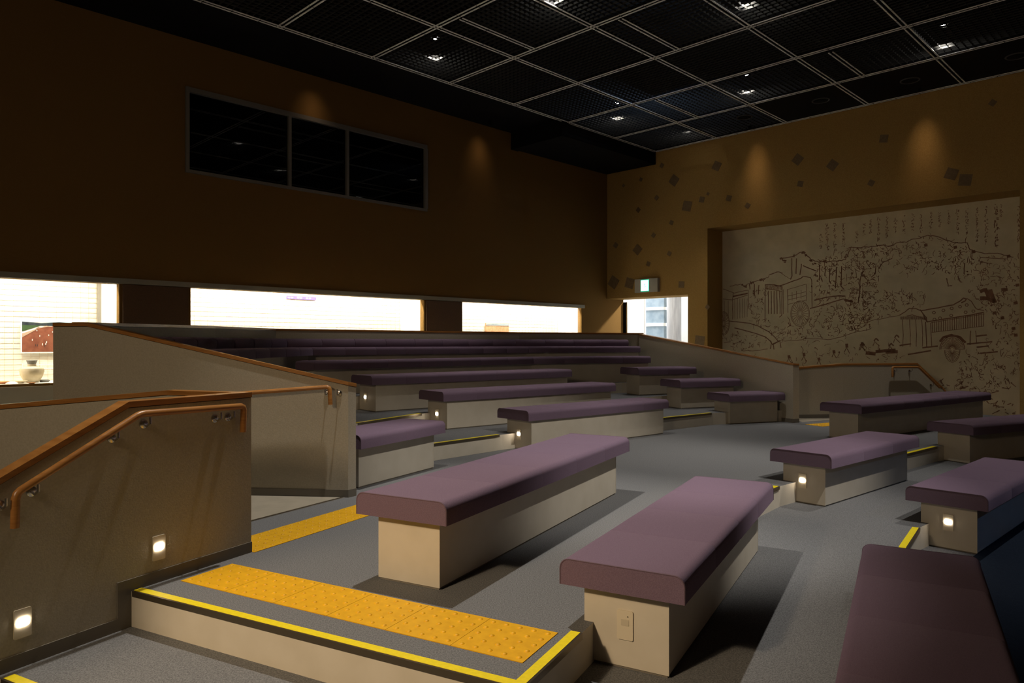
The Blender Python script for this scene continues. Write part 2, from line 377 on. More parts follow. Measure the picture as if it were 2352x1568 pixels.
# excavation photograph
pA = oncase(50, 808); pB = oncase(192, 737); 
sA = (Vector((pA.x, pA.y, 0))-C0).dot(dL); sB = (Vector((pB.x, pB.y, 0))-C0).dot(dL)
zt, zb = oncase(120, 738).z, oncase(60, 808).z
ph = thing('photograph', 'large colour photograph of a red earth dig mounted in the nearest display case', 'photograph', (pA.x, pA.y, zb))
def onph(u, v, k=0):  # u from left 0..1, v from bottom
    p = C0+dL*(sA+(sB-sA)*u)+nL*(.83-.004*k); return Vector((p.x, p.y, zb+(zt-zb)*v))
m = MB()
lo_, hi_ = onph(-.02, -.05), onph(1.02, 1.03)
m.obox((onph(.5, .5)), dL*abs(sB-sA)*1.04, nL*.004, (0, 0, (zt-zb)*1.08)); m.build('mount', white, ph)
def flat(name, poly, mt, k):
    m = MB(); m.add([onph(u, v, k) for u, v in poly], [tuple(range(len(poly)))]); return m.build(name, mt, ph)
flat('red_earth', [(0, 0), (1, 0), (1, .8), (.5, .84), (.25, .80), (0, .5)], mat('print_red', (.17, .05, .028), .6, (.25, .085, .045), 14), 1)
flat('sky', [(0, .96), (1, .96), (1, 1), (0, 1)], mat('print_sky', (.45, .55, .62), .6), 1)
flat('trees', [(0, .86), (1, .84), (1, .97), (.8, .95), (.6, .98), (.3, .94), (0, .98)], mat('print_trees', (.012, .02, .03), .6, (.04, .05, .055), 25), 1.3)
flat('grass', [(0, .66), (.18, .78), (.3, .86), (0, .87)], mat('print_grass', (.04, .08, .03), .6), 1.5)
flat('path', [(0, .47), (0, .60), (.38, .86), (.44, .84), (.25, .76)], mat('print_path', (.42, .30, .22), .6), 1.8)
pw = mat('print_white', (.75, .72, .68), .6); pd = mat('print_dark', (.05, .03, .03), .6)
rnd = random.Random(4)
for k in range(16):
    u, v = rnd.uniform(.12, .6), rnd.uniform(.12, .72); h = .06*(1.25-v)
    flat('tiny_figure', [(u, v), (u+.012, v), (u+.014, v+h), (u+.002, v+h*1.1)], pw if k % 3 else pd, 2.2)
# pot and dishes
g = at_z(73, 878, .676)
pt = thing('clay_pot', 'round pale clay pot with a grey neck on the shelf of the nearest case', 'pot', g)
m = MB(); m.lathe(g, [(.05, .0), (.085, .01), (.125, .09), (.14, .15), (.13, .185), (.075, .205), (.05, .215), (.048, .24)], 28); m.build('body', clay, pt, smooth=50)
m = MB(); m.lathe(g, [(.045, .238), (.05, .25), (.058, .275), (.066, .29), (.055, .292), (.02, .285)], 20); m.build('neck', greystone, pt, smooth=50)
for (px, py, rr, hh, mt, lab) in ((48, 880, .075, .035, clay, 'small pale dish on the case shelf left of the clay pot'),
                                 (5, 881, .085, .03, terracotta, 'shallow orange dish at the far left of the case shelf'),
                                 (73, 882, .05, .02, terracotta, 'tiny orange footed dish in front of the clay pot')):
    g2 = at_z(px, py, .676); m = MB()
    m.lathe(g2, [(rr*.4, 0), (rr*.42, .006), (rr, hh), (rr*.94, hh), (rr*.38, .012), (.002, .01)], 24); o = m.build('dish', mt, smooth=50); tag(o, lab, 'dish')
g2 = at_z(101, 877, .676); m = MB(); rnd = random.Random(2)
m.sections([[(g2.x+math.cos(a)*r*(1+.25*math.sin(a*3)), g2.y+math.sin(a)*r*.6, g2.z+h) for a in [i*math.pi/5 for i in range(10)]] for r, h in ((.05, 0), (.07, .02), (.05, .032))])
tag(m.build('pottery_shard', greystone, smooth=40), 'dark grey broken shard on the case shelf right of the clay pot', 'shard')
# white wire rack behind pot
q0 = oncase(52, 838, .70); q1 = oncase(185, 822, .70); rk = thing('wire_rack', 'white wire rack behind the clay pot in the nearest case', 'rack', q0)
sa = (Vector((q0.x, q0.y, 0))-C0).dot(dL); sb = (Vector((q1.x, q1.y, 0))-C0).dot(dL)
for zz in (.84, .90): m = MB(); m.tube([onL(sa, zz, -.70), onL(sb, zz, -.70)], .006, 6); m.build('long_wire', white, rk)
for k in range(14):
    s = sa+(sb-sa)*k/13; m = MB(); m.tube([onL(s, .80, -.70), onL(s, .93, -.70)], .004, 6); m.build('cross_wire', white, rk)
for s_ in (sa, sb): m = MB(); m.tube([onL(s_, .677, -.70), onL(s_, .93, -.70)], .006, 6); m.build('upright_wire', white, rk)
# notice in the middle case, picture in the far case
q0, q1 = oncase(658, 681, .70), oncase(726, 687, .70); pc = (q0+q1)/2
o = thing('notice_strip', 'thin purple notice strip with small white lettering inside the long middle case', 'notice', pc)
wd = (Vector((q0.x-q1.x, q0.y-q1.y, 0))).length
m = MB(); m.obox(pc, dL*wd, nL*.006, (0, 0, .055)); m.build('strip_card', mat('purple_card', (.12, .09, .38), .5), o)
m = MB()
for k in range(9):
    if k % 3 == 2: continue
    m.obox(pc+dL*(wd*(.42-k*.1))-nL*.005, dL*wd*.07, nL*.002, (0, 0, .016))
m.build('lettering', white, o)
q0, q1 = oncase(1115, 741, .69), oncase(1168, 775, .69)
wd = (Vector((q0.x-q1.x, q0.y-q1.y, 0))).length; pc = (q0+q1)/2
o = thing('picture', 'small picture with dark top and rust lower half inside the case near the door', 'picture', pc)
m = MB(); m.obox(pc, dL*wd, nL*.02, (0, 0, q0.z-q1.z)); m.build('board', mat('print_rust', (.42, .20, .10), .6, (.52, .27, .15), 20), o)
m = MB(); m.obox(pc+Vector((0, 0, (q0.z-q1.z)*.42))-nL*.012, dL*wd*.98, nL*.004, (0, 0, .035)); m.build('sky_band', concrete, o)
m = MB(); m.obox(pc+Vector((0, 0, (q0.z-q1.z)*.34))-nL*.012, dL*wd*.98, nL*.004, (0, 0, .03)); m.build('tree_band', greystone, o)

# ------------------------------------------------------------------ door opening and bright vestibule
def onB(t, z, o=0): p = C0+B2*t+A2*o; return Vector((p.x, p.y, z))
def onBp(px, py, o): return at_wall(px, py, C0+A2*o, B2)
dr = bpy.data.objects.new('door_1', None); C.objects.link(dr); dr.location = onB(1, 0, BT); dr['kind'] = 'structure'
tl = (Vector(onBp(1435, 700, BT+.05).to_tuple())-C0); tl = Vector((tl.x, tl.y, 0)).dot(B2)
def bB(t0, t1, z0, z1, o0, o1):
    m = MB(); m.obox(onB((t0+t1)/2, (z0+z1)/2, (o0+o1)/2), B2*(t1-t0), A2*(o1-o0), (0, 0, z1-z0)); return m
bB(tl-.06, tl-.03, 0, 2.255, BT+.02, BT+.06).build('door_frame', steel, dr)
bB(tl-.03, tl+.06, 0, 2.2, BT+.02, BT+.07).build('door_stile', black, dr)
bB(tl+.065, tl+.09, 0, 2.2, BT+.02, BT+.07).build('door_frame', steel, dr)
bB(-.0, 2.4, 2.29, 2.355, BT+.0, BT+.12).build('head_track', white, dr)
VL, VR, VT, VD = -6.5, 2.55, 5.2, 4.2
m = bB(VL, VR, -.1, 0, BT, VD); m.build('floor', mat('pale_tile', (.55, .56, .58), .4), kind='structure')
bB(VL, VR, VT, VT+.1, BT, VD).build('ceiling', white, kind='structure')
bB(VL-.1, VL, 0, VT, BT, VD).build('wall_left', white, kind='structure')
bB(VR-.1, VR, 0, VT, BT+.0, VD).build('wall_right', white, kind='structure')
bB(VL, VR, 0, VT, VD, VD+.1).build('wall_back', white, kind='structure')
bB(VL, -.13, 0, VT, BT-.1, BT).build('wall_front', white, kind='structure')
bB(-.13, VR, 2.36, VT, BT+.001, BT+.1).build('wall_front', white, kind='structure')
def tB(px, o): v = onBp(px, 700, o)-C0; return Vector((v.x, v.y, 0)).dot(B2)
# concrete panel bay with pale rails
t0, t1 = tB(1483.5, 3.4), tB(1525, 3.4)
zz = [0, .35, .42, 1.45, 1.55, 2.2, 2.28, 2.62]
cb = thing('concrete_wall', 'blue grey concrete wall panels with pale joints seen through the corner door', 'wall', onB(t0, 0, 3.4))
for a, b in ((0, .86), (.93, 1.66), (1.75, 2.12), (2.20, 2.75)):
    bB(t0, t1, a, b, 3.4, 3.55).build('panel', concrete, cb)
for a, b in ((.86, .93), (1.66, 1.75), (2.12, 2.20)): bB(t0, t1, a, b, 3.37, 3.5).build('joint_rail', white, cb)
tc = tB(1548, 2.6); pcx = onB(tc, 0, 2.6)
m = MB(); m.lathe(pcx, [(.19, 0), (.19, 3.2)], 24); tag(m.build('column', pale, smooth=40), 'round pale column just outside the corner door', 'column')
bB(tB(1441, 2.0), tB(1480, 2.0), 0.0, 2.61, 2.0, 2.05).build('trim_9', white, kind='structure')
lamp('daylight', 'SPOT', onB(1.7, 3.5, 2.4), onB(0, 1.2, -.5), 900*K, (1.0, .93, .82), .08, cone=52, blend=.4)
lamp('daylight', 'AREA', onB(-2.6, 5.0, 2.4), onB(-2.6, 0, 2.4), 420*K, (.93, .96, 1.0), 2.6, 1.6)
# exit sign
es = onBp(1486, 655.5, -.04)
ex = thing('exit_sign', 'grey box sign with a glowing green and white exit panel above the corner door', 'exit sign', es)
m = MB(); m.obox(es, B2*.63, A2*.08, (0, 0, .31)); m.build('housing', signbody, ex)
pc = es-A2*.042-B2*.03
m = MB(); m.obox(pc, B2*.225, A2*.006, (0, 0, .27)); m.build('green_border', signgreen, ex)
m = MB(); m.obox(pc-A2*.004, B2*.195, A2*.006, (0, 0, .24)); m.build('lit_panel', signglow, ex)
m = MB()
def sg(a, b, r): m.tube([pc-A2*.008+B2*a[0]+Vector((0, 0, a[1])), pc-A2*.008+B2*b[0]+Vector((0, 0, b[1]))], r, 5)
sg((-.0, .075), (.001, .07), .018); sg((-.005, .045), (.012, -.01), .014); sg((.012, -.01), (-.025, -.055), .009); sg((.012, -.01), (.045, -.04), .009)
sg((0, .035), (-.04, .01), .007); sg((0, .035), (.045, .02), .007)
m.build('running_figure', mat('pictogram_green', (.05, .5, .3), .5, emit=(.30, .95, .72), power=1.6), ex)

# gold-leaf style squares on the mural wall
sq = [(1548, 414, 13, 5), (1578, 473, 14, 30), (1464, 573, 12, 2), (1446, 650, 14, 28), (1409, 648, 15, 10), (1646, 381, 12, 15), (1832, 366, 13, 2), (1912, 379, 13, 4),
      (2185, 399, 15, 22), (2217, 413, 16, 35), (1612, 458, 8, 30), (1674, 455, 8, 25), (1508, 454, 6, 0), (1501, 540, 6, 6), (1537, 582, 6, 12), (1565, 653, 9, 40),
      (1489, 606, 6, 20), (1838, 422, 8, 30), (1717, 472, 7, 10), (2280, 236, 8, 5), (2030, 318, 11, 35), (1542, 511, 6, 20), (1520, 380, 6, 10), (1607, 783, 15, 38),
      (1466, 482, 6, 3), (2001, 420, 8, 12), (1414, 563, 7, 8), (1432, 426, 4, 0), (1472, 412, 5, 12), (1626, 445, 4, 9), (1625, 705, 6, 4)]
for px, py, r, an in sq:
    c = onBp(px, py, -.004); rr = r*c.y/F_*1.15
    vs = []
    for k in range(4):
        a = R(an+k*90+0); vs.append(c+B2*(math.cos(a)*rr)+Vector((0, 0, math.sin(a)*rr)))
    m = MB(); m.sections([[v+A2*.004 for v in vs], [v-A2*.001 for v in vs]]); m.build('leaf_square', leaf, wall_back)

# ------------------------------------------------------------------ mural
MP = C0+A2*(BT+.01)
mu = thing('mural', 'large pale mural drawn in brown ink with ox carts, wheels and crowds under vertical script', 'mural', onB(5.5, 0, BT))
m = MB(); m.obox(onB(5.5, 1.68, BT+.05), B2*5.7, A2*.1, (0, 0, 4.0)); m.build('mural_panel', panelm, mu)
wall_holes('trim_10', onB(2.6, 0, BT+.1), B2, 5.8, -.34, 3.8, [], .05, A2, black)
def mp(px, py): return at_wall(px, py, MP-A2*.012, B2)
def m5(x, y): return (1600+x/3.92, 440+y/3.92)
def m6(x, y): return (1950+x/3.92, 440+y/3.92)
def m4(x, y): return (1360+x/2.371, 300+y/2.371)
strokes = MB()
def stroke(pts, wpx=1.2, taper=True, mb=None):
    mb = mb or strokes
    P3 = [mp(*p) for p in pts]; n = len(P3); lft, rgt = [], []
    for i in range(n):
        d = (P3[min(i+1, n-1)]-P3[max(i-1, 0)])
        if d.length < 1e-6: return
        d.normalize(); s_ = d.cross(A2); ww = wpx*P3[i].y/F_/2*((.45+.55*math.sin(math.pi*(i+.5)/n)) if taper else 1)
        lft.append(P3[i]+s_*ww); rgt.append(P3[i]-s_*ww)
    mb.add(lft+rgt, [(i, i+1, n+i+1, n+i) for i in range(n-1)])
rnd = random.Random(11)
def wob(pts, amp=1.0, sub=4):
    out = []
    for i in range(len(pts)-1):
        for k in range(sub):
            t = k/sub; out.append((pts[i][0]*(1-t)+pts[i+1][0]*t+rnd.uniform(-amp, amp), pts[i][1]*(1-t)+pts[i+1][1]*t+rnd.uniform(-amp, amp)))
    out.append(pts[-1]); return out
def S5(pts, w_=1.3, a=.3): stroke(wob([m5(*p) for p in pts], a), w_, False)
def S6(pts, w_=1.3, a=.3): stroke(wob([m6(*p) for p in pts], a), w_, False)
# first cart (edge of the mural)
S5([(237, 875), (340, 912), (465, 885), (470, 1040), (474, 1060)]); S5([(237, 965), (320, 975), (460, 930)]); S5([(330, 910), (325, 960), (325, 1150)], 1.6); S5([(325, 945), (460, 915)], 3.2)
for x in range(345, 470, 22): S5([(x, 960), (x, 1150-(x-345)*.2)], 1.0)
for x in (250, 285): S5([(x, 980), (x, 1120)], 1.0)
S5([(290, 1165), (480, 1185), (560, 1212), (650, 1260), (700, 1305), (735, 1345)], 2.0); S5([(340, 1225), (470, 1258), (560, 1285), (620, 1308), (665, 1345)], 2.2)
S5([(665, 1345), (680, 1375), (755, 1340)], 3.0); S5([(670, 1375), (665, 1415)], 2.2); S5([(690, 1375), (697, 1420)], 2.2); S5([(750, 1350), (760, 1405)], 2.0)
# second cart
S5([(615, 838), (700, 838), (770, 855), (768, 1110), (745, 1130)], 1.8); S5([(618, 838), (616, 1160)], 1.8); S5([(617, 868), (770, 898)], 1.3)
for x in range(630, 765, 12): S5([(x, 842), (x, 884)], 1.4)
for x in range(645, 765, 26): S5([(x, 892), (x+2, 1100)], 1.8)
S5([(700, 838), (712, 850), (760, 845), (860, 808), (940, 780), (960, 762)], 2.2); S5([(960, 762), (1025, 772), (1036, 800), (1040, 1040)], 1.6)
S5([(815, 882), (985, 832)], 1); S5([(818, 880), (822, 1090)], 1.4); S5([(985, 832), (988, 985)], 1.0)
for y in (915, 950, 990): S5([(822, y+25), (985, y-15)], 1.0)
for x in (860, 900, 940): S5([(x, 905-(x-860)*.25), (x, 980-(x-860)*.2)], 1.0)
S5([(780, 880), (782, 1100)], 1.0); S5([(660, 750), (740, 720), (800, 760), (850, 790)], 1.0)
def wheel(f, cx, cy, rx, ry, n, a0=0, a1=360, w_=1.6):
    for s_ in (1, .90, .16): stroke([f(cx+rx*s_*math.cos(R(a)), cy-ry*s_*math.sin(R(a))) for a in range(int(a0), int(a1)+1, 12)], w_*(.8 if s_ == 1 else .45), False)
    for k in range(n):
        a = R(a0+(a1-a0)*k/n); stroke([f(cx+rx*.22*math.cos(a), cy-ry*.22*math.sin(a)), f(cx+rx*.9*math.cos(a), cy-ry*.9*math.sin(a))], 1.0, False)
wheel(m5, 932, 1098, 84, 115, 22)
wheel(m5, 245, 1185, 50, 105, 20)
S5([(1060, 978), (1180, 948), (1280, 938), (1340, 940)], 2.6); S5([(1020, 1052), (1150, 1018), (1250, 985), (1320, 965), (1400, 985)], 2.4); S5([(1330, 975), (1410, 990)], 5)
# third cart
S6([(650, 1072), (800, 1045), (940, 1018), (1000, 985), (1030, 958), (1058, 965), (1045, 985), (1010, 1000)], 2.6); S6([(1060, 960), (1100, 985), (1125, 1025), (1145, 1055), (1215, 1070)], 1.8)
S6([(700, 1172), (900, 1140), (1100, 1110), (1215, 1085)], 2.6); S6([(640, 1060), (665, 1100), (700, 1172)], 1.6)
S6([(455, 1112), (500, 1085), (545, 1050), (600, 1050), (650, 1075), (690, 1130), (705, 1170)], 2.0); S6([(520, 1120), (570, 1108), (640, 1130), (700, 1160)], 1.6)
for x in range(465, 700, 9): S6([(x, 1120+abs(x-580)*.05), (x+rnd.uniform(-3, 3), 1150)], 1.2)
for x in (480, 545, 600, 655): S6([(x, 1150), (x+8, 1290), (x+5, 1395)], 1.4)
S6([(690, 1172), (700, 1398)], 2.0); S6([(735, 1180), (745, 1390)], 1.6)
for x in range(750, 1230, 20): S6([(x, 1172-(x-750)*.17), (x, 1265-(x-750)*.12)], 1.5)
S6([(740, 1180), (1220, 1100)], 1.2); S6([(745, 1268), (1215, 1210)], 1.2)
for x, y in ((765, 1088), (850, 1068), (925, 1050), (1000, 1035), (1060, 1020), (820, 1138), (920, 1115), (1050, 1085), (1120, 1075), (770, 1150)):
    stroke([m6(x+15*math.cos(R(a)), y+12*math.sin(R(a))) for a in range(0, 361, 60)], 1.6, False)
wheel(m6, 930, 1420, 112, 118, 22, 0, 180, 2.2); wheel(m6, 930, 1425, 70, 110, 14, 180, 360, 1.4)
S6([(820, 1350), (850, 1310), (920, 1290), (1000, 1310), (1050, 1360)], 5)
for a, b in (((1140, 1302), (1242, 1290)), ((1060, 1372), (1290, 1350)), ((1150, 1400), (1260, 1388)), ((1180, 1455), (1340, 1440)), ((660, 1405), (800, 1390)), ((530, 1465), (740, 1430)), ((455, 1385), (560, 1370))): S6([a, b], 3.2)
S6([(1095, 1250), (1090, 1380)], 2); S6([(1140, 1250), (1150, 1370)], 1.6)
# skylines
S5([(300, 850), (400, 832), (430, 850), (500, 815), (590, 792), (640, 770), (660, 748), (740, 718), (775, 735)], 1.4, 1.0)
for x, y in ((415, 835), (440, 850), (495, 820), (575, 790), (600, 795), (760, 605), (790, 625), (880, 575), (960, 545), (985, 570), (1025, 620), (1060, 640), (1150, 625)):
    for _ in range(4): S5([(x+rnd.uniform(-14, 14), y+rnd.uniform(-12, 12)), (x+rnd.uniform(-16, 22), y+rnd.uniform(-10, 18))], 2.6, .8)
S5([(750, 602), (860, 588), (940, 545), (990, 570), (1030, 612), (1100, 632), (1200, 630), (1290, 620), (1340, 610), (1365, 560), (1395, 495)], 2.0, 1.0)
S6([(0, 505), (110, 500), (200, 495), (290, 480), (380, 490), (440, 458), (520, 455), (560, 430), (640, 415), (710, 392), (800, 405), (880, 440), (960, 458), (1065, 462), (1085, 520), (1180, 545), (1240, 560), (1310, 552), (1420, 575), (1480, 590)], 1.8, 1.0)
S6([(1180, 590), (1300, 600), (1420, 605)], 1.6); S6([(1180, 630), (1290, 650)], 1.3)
for pts in ([(855, 600), (858, 760), (845, 790)], [(900, 600), (895, 740)], [(945, 650), (930, 750)], [(1110, 655), (1105, 800)], [(1160, 670), (1155, 760)], [(1200, 690), (1195, 800), (1210, 830)], [(1262, 680), (1250, 870)], [(1305, 670), (1300, 850), (1330, 880)], [(1470, 870), (1455, 1000)], [(475, 830), (480, 880)], [(520, 830), (522, 935)], [(560, 840), (555, 925)], [(955, 665), (1080, 715)]):
    S5(pts, 2.2, .5)
for pts in ([(130, 670), (120, 740), (160, 790)], [(240, 670), (235, 740), (200, 770)], [(270, 690), (300, 640), (390, 600)], [(105, 760), (90, 960)], [(1040, 640), (1035, 740)], [(880, 780), (895, 850), (930, 845)], [(980, 760), (1000, 810), (1020, 815)]): S6(pts, 2.0, .8)
S5([(400, 1430), (500, 1435), (640, 1415)], 1.2, .8); S5([(770, 1340), (900, 1345), (1000, 1320), (1180, 1335), (1300, 1310), (1450, 1260), (1568, 1235)], 1.2, 1.2)
S6([(0, 1250), (110, 1225), (200, 1160), (330, 1135), (460, 1108)], 1.2, 1.2)
# crowds: curly garment lines and dark cap blobs
def inside(p, poly):
    c = False; n = len(poly)
    for i in range(n):
        (x1, y1), (x2, y2) = poly[i], poly[i-1]
        if (y1 > p[1]) != (y2 > p[1]) and p[0] < (x2-x1)*(p[1]-y1)/(y2-y1)+x1: c = not c
    return c
crowd = [([m5(*p) for p in ((1050, 650), (1400, 500), (1568, 520), (1568, 1230), (1300, 1300), (900, 1340), (850, 1240), (1040, 1120), (1040, 780))], 430, .55),
         ([m5(*p) for p in ((475, 900), (610, 860), (610, 1160), (850, 1150), (840, 1330), (760, 1330), (480, 1180))], 90, .5),
         ([m5(*p) for p in ((240, 1280), (420, 1260), (640, 1330), (640, 1400), (400, 1430), (240, 1380))], 45, .35),
         ([m6(*p) for p in ((0, 510), (440, 470), (700, 400), (1060, 465), (1100, 560), (1540, 600), (1540, 800), (1050, 800), (850, 740), (500, 740), (330, 620), (260, 900), (700, 900), (740, 1000), (0, 1230))], 560, .5),
         ([m6(*p) for p in ((1080, 900), (1200, 830), (1500, 800), (1540, 1600), (1100, 2000), (900, 1900), (1000, 1480), (1330, 1300), (1230, 1080))], 330, .6),
         ([(1720, 826), (1800, 812), (1870, 780), (1940, 775), (2060, 800), (2080, 830), (1960, 834), (1830, 834)], 60, .4)]
blobs = MB()
for poly, n, dk in crowd:
    xs = [p[0] for p in poly]; ys = [p[1] for p in poly]; k = 0
    while k < n:
        p = (rnd.uniform(min(xs), max(xs)), rnd.uniform(min(ys), max(ys)))
        if not inside(p, poly): continue
        k += 1; a = rnd.uniform(0, 6.28); cur = rnd.uniform(-1.3, 1.3); L_ = rnd.uniform(1.4, 3.4); pts = [p]
        for _ in range(rnd.randint(3, 5)):
            a += cur*rnd.uniform(.3, 1.1); pts.append((pts[-1][0]+math.cos(a)*L_, pts[-1][1]+math.sin(a)*L_*1.1))
        stroke(pts, rnd.uniform(.7, 1.5))
        if rnd.random() < .22*dk*2: stroke([p, (p[0]+rnd.uniform(-2, 2), p[1]+rnd.uniform(-3, -1))], rnd.uniform(2.2, 4.5), mb=blobs)
S6([(1180, 900), (1230, 880), (1260, 950)], 8); S6([(1180, 960), (1250, 960), (1310, 990)], 9); S6([(1270, 880), (1290, 940), (1315, 1000)], 8)
for x, y in ((1385, 880), (1410, 880), (1515, 840), (1310, 1090), (1380, 1135), (1500, 1000), (1480, 1230), (1500, 1290), (955, 500), (1435, 580), (1120, 540), (690, 480)): S6([(x, y-12), (x+4, y+14)], 7, 0)
S6([(150, 1450), (240, 1460)], 8); S6([(330, 1445), (440, 1440)], 7); S6([(240, 1440), (420, 1425)], 7)
for x, y, s_ in ((965, 1470, 1), (830, 1490, .9), (1350, 1390, 1.1), (1235, 1445, .9), (1100, 1510, .8), (1490, 1375, 1)): S5([(x, y-20*s_), (x+4, y+12*s_)], 6, 0); S5([(x-20*s_, y+50*s_), (x, y+12*s_), (x+25*s_, y+60*s_)], 1.6, .4)
for x, y in ((120, 1370), (245, 1330), (430, 1300), (380, 1375)): S6([(x-20, y+14), (x, y-10), (x+22, y+12)], 3, .3); S6([(x-30, y+60), (x-15, y+18), (x+30, y+60)], 1.6, .4)
for k in range(60):
    a = rnd.uniform(2150, 2330); b = rnd.uniform(850, 950); stroke([(a, b), (a+rnd.uniform(-9, 9), b+rnd.uniform(-6, 6)), (a+rnd.uniform(-12, 12), b+rnd.uniform(-3, 9))], 2.0)
strokes.build('ink_drawing', ink, mu, kind='stuff'); blobs.build('ink_blobs', ink, mu, kind='stuff')
# vertical script: columns of brush marks
script = MB()
cols = [(1245, 560, 632, 1), (1280, 505, 645, 1.1), (1320, 500, 645, 1), (1367, 495, 625, 1)]
tops = {1440: (540, 600), 1478: (505, 560), 1515: (480, 555), 1560: (470, 585), 1605: (465, 570), 1650: (465, 545), 1695: (460, 545), 1745: (450, 545), 1790: (450, 540), 1845: (440, 530), 1890: (440, 520), 1940: (435, 500), 1990: (425, 560), 2040: (425, 555), 2095: (415, 600), 2145: (405, 615)}
cols += [(x, a, b, 1) for x, (a, b) in tops.items()]+[(2200, 400, 615, 1.5), (2228, 400, 470, 1), (2322, 400, 610, 1.3)]
for x, a, b, s_ in cols:
    y = a
    while y < b:
        hgt = rnd.uniform(11, 17)*s_
        for _ in range(rnd.randint(3, 6)):
            x0_, y0_ = x+rnd.uniform(-6, 6)*s_, y+rnd.uniform(0, hgt); 
            if rnd.random() < .5: e = (rnd.uniform(4, 10)*s_, rnd.uniform(-2, 1))
            else: e = (rnd.uniform(-4, 2), rnd.uniform(5, 11)*s_)
            stroke([m4(x0_, y0_), m4(x0_+e[0]*.5+rnd.uniform(-1, 1), y0_+e[1]*.5), m4(x0_+e[0], y0_+e[1])], rnd.uniform(.9, 1.5)*s_, mb=script)
        y += hgt+3
script.build('brush_script', ink, mu, kind='stuff')

# ------------------------------------------------------------------ low partition walls
def low_wall(label, path, tops, zb, thick, name='low_wall', cap=.028, skirt_z=None):
    """path runs with the visible face on its right"""
    z_min = min(zb if isinstance(zb, list) else [zb])
    o = thing(name, label, 'low wall', (path[0][0], path[0][1], z_min))
    m = MB(); strip(m, path, 0, thick, zb, [t-cap-.004 for t in tops]); m.build('wall_panel', wallpanel, o)
    m = MB(); strip(m, path, .004, thick-.004, [t-cap-.004 for t in tops], [t-cap for t in tops]); m.build('shadow_gap', dot, o)
    m = MB(); strip(m, path, -.006, thick+.006, [t-cap for t in tops], tops); m.build('wooden_cap', wood, o)
    if skirt_z is not None:
        m = MB(); strip(m, path, -.006, 0, skirt_z, [z+.06 for z in (skirt_z if isinstance(skirt_z, list) else [skirt_z]*len(path))]); m.build('skirting', skirt, o)
    return o
W1P = Vector((-1.494, 4.116, 0)); W1d = Vector((.472, .881, 0)).normalized()
def w1(t): p = W1P-W1d*t; return (p.x, p.y)
ts = [2.35, .747, .0]
ztop = lambda t: .915 if t <= .747 else .915-.484*(t-.747)
o = low_wall('near stair wall with sloping wooden cap, two foot lamps and a bent handrail', [w1(t) for t in ts], [ztop(t) for t in ts], -.5, .07, skirt_z=None)
m = MB(); strip(m, [w1(.735), w1(0)], -.007, 0, 0, .06)
strip(m, [w1(.805), w1(.735)], -.007, 0, -.11, .06)
strip(m, [w1(1.35), w1(.735)], -.007, 0, -.17, -.11); strip(m, [w1(1.42), w1(1.35)], -.007, 0, -.28, -.11); strip(m, [w1(2.3), w1(1.35)], -.007, 0, -.34, -.28); m.build('skirting', skirt, o)
# outer low wall left of the stair
a0 = at_wall(0, 929, (-2.393, 3.357), (.3, .95)); a1 = at_z(385, 896, .905); a2 = at_z(548, 901.5, .905)
low_wall('pale low wall at the left edge behind the near stair wall', [(-6.2, 4.78), (-3.21, 4.50), (a1.x, a1.y), (-1.60, 4.22)], [.60, .81, .905, .905], -.34, .06)
# wall 2: long low wall left of the seats, rising to the left
W2f = Vector((-1.268, 5.56)); W2l = Vector((-3.69, 5.77))
def w2pt(px): p = at_wall(px, 800, W2f, W2l-W2f); return (p.x, p.y)
pth = [w2pt(122), w2pt(200), (W2f.x, W2f.y), (-1.222, 5.625)]
low_wall('long cream low wall with a wooden cap rising to the left, in front of the back rows', pth, [1.357, 1.357, .895, .880], 0, .09, skirt_z=0.0)
# wall behind back bench (rim) and wall 3
low_wall('back rim wall behind the highest bench row under the display cases', rimpath, [1.365, 1.395, 1.40, 1.39, 1.385], .0, .09)
low_wall('cream low wall sloping down to the right of the short benches', [(2.50, 14.145), (4.19, 10.71), (4.30, 10.76)], [1.37, .888, .880], 0, .09, skirt_z=.0)
low_wall('far right cream low wall with stair handrail in front of the mural', [(4.30, 11.3), (5.28, 11.45), (5.97, 11.5), (6.6, 11.7), (7.1, 11.85), (7.45, 11.9)], [.795, .862, .865, .865, .467, .09], -.17, .08, skirt_z=[0, 0, 0, 0, -.1, -.1])

def handrail(label, pts, wallP, walld, gap, brackets, r=.017, nside=1, wallside=None):
    """round wooden rail with steel brackets; points given in space"""
    o = thing('handrail', label, 'handrail', pts[0])
    P = [Vector(p) for p in pts]; out = [P[0]]
    for i in range(1, len(P)-1):
        a = (P[i-1]-P[i]).normalized(); b = (P[i+1]-P[i]).normalized(); c = .022
        out += [P[i]+a*c, P[i]+(a+b)*c*.28, P[i]+b*c]
    out.append(P[-1]); m = MB(); m.tube(out, r, 12); m.build('rail', wood, o, smooth=50)
    for q in brackets:
        q = Vector(q); wv = wallside*gap
        m = MB(); m.tube([q+Vector((0, 0, .0)), q+Vector((0, 0, -.03)), q+wv*.5+Vector((0, 0, -.045)), q+wv+Vector((0, 0, -.035))], .0055, 7)
        m.lathe(q+wv*.985+Vector((0, 0, -.035)), [(.022, 0), (.022, .006), (.014, .010)], 14, axis=-wallside); m.build('bracket', steel, o, smooth=50)
    return o
n1 = Vector((W1d.y, -W1d.x, 0))
RP = W1P+n1*.055
def r1p(px, py): return at_wall(px, py, RP, W1d)
handrail('bent orange wooden handrail fixed to the near stair wall', [r1p(34, 1212), r1p(36, 1133), r1p(322, 950), r1p(560, 932), r1p(558, 992)], None, None, .055,
         [r1p(88, 1112), r1p(272, 990), r1p(345, 958), r1p(508, 947), r1p(538, 944), r1p(14, 1144)], wallside=-n1)
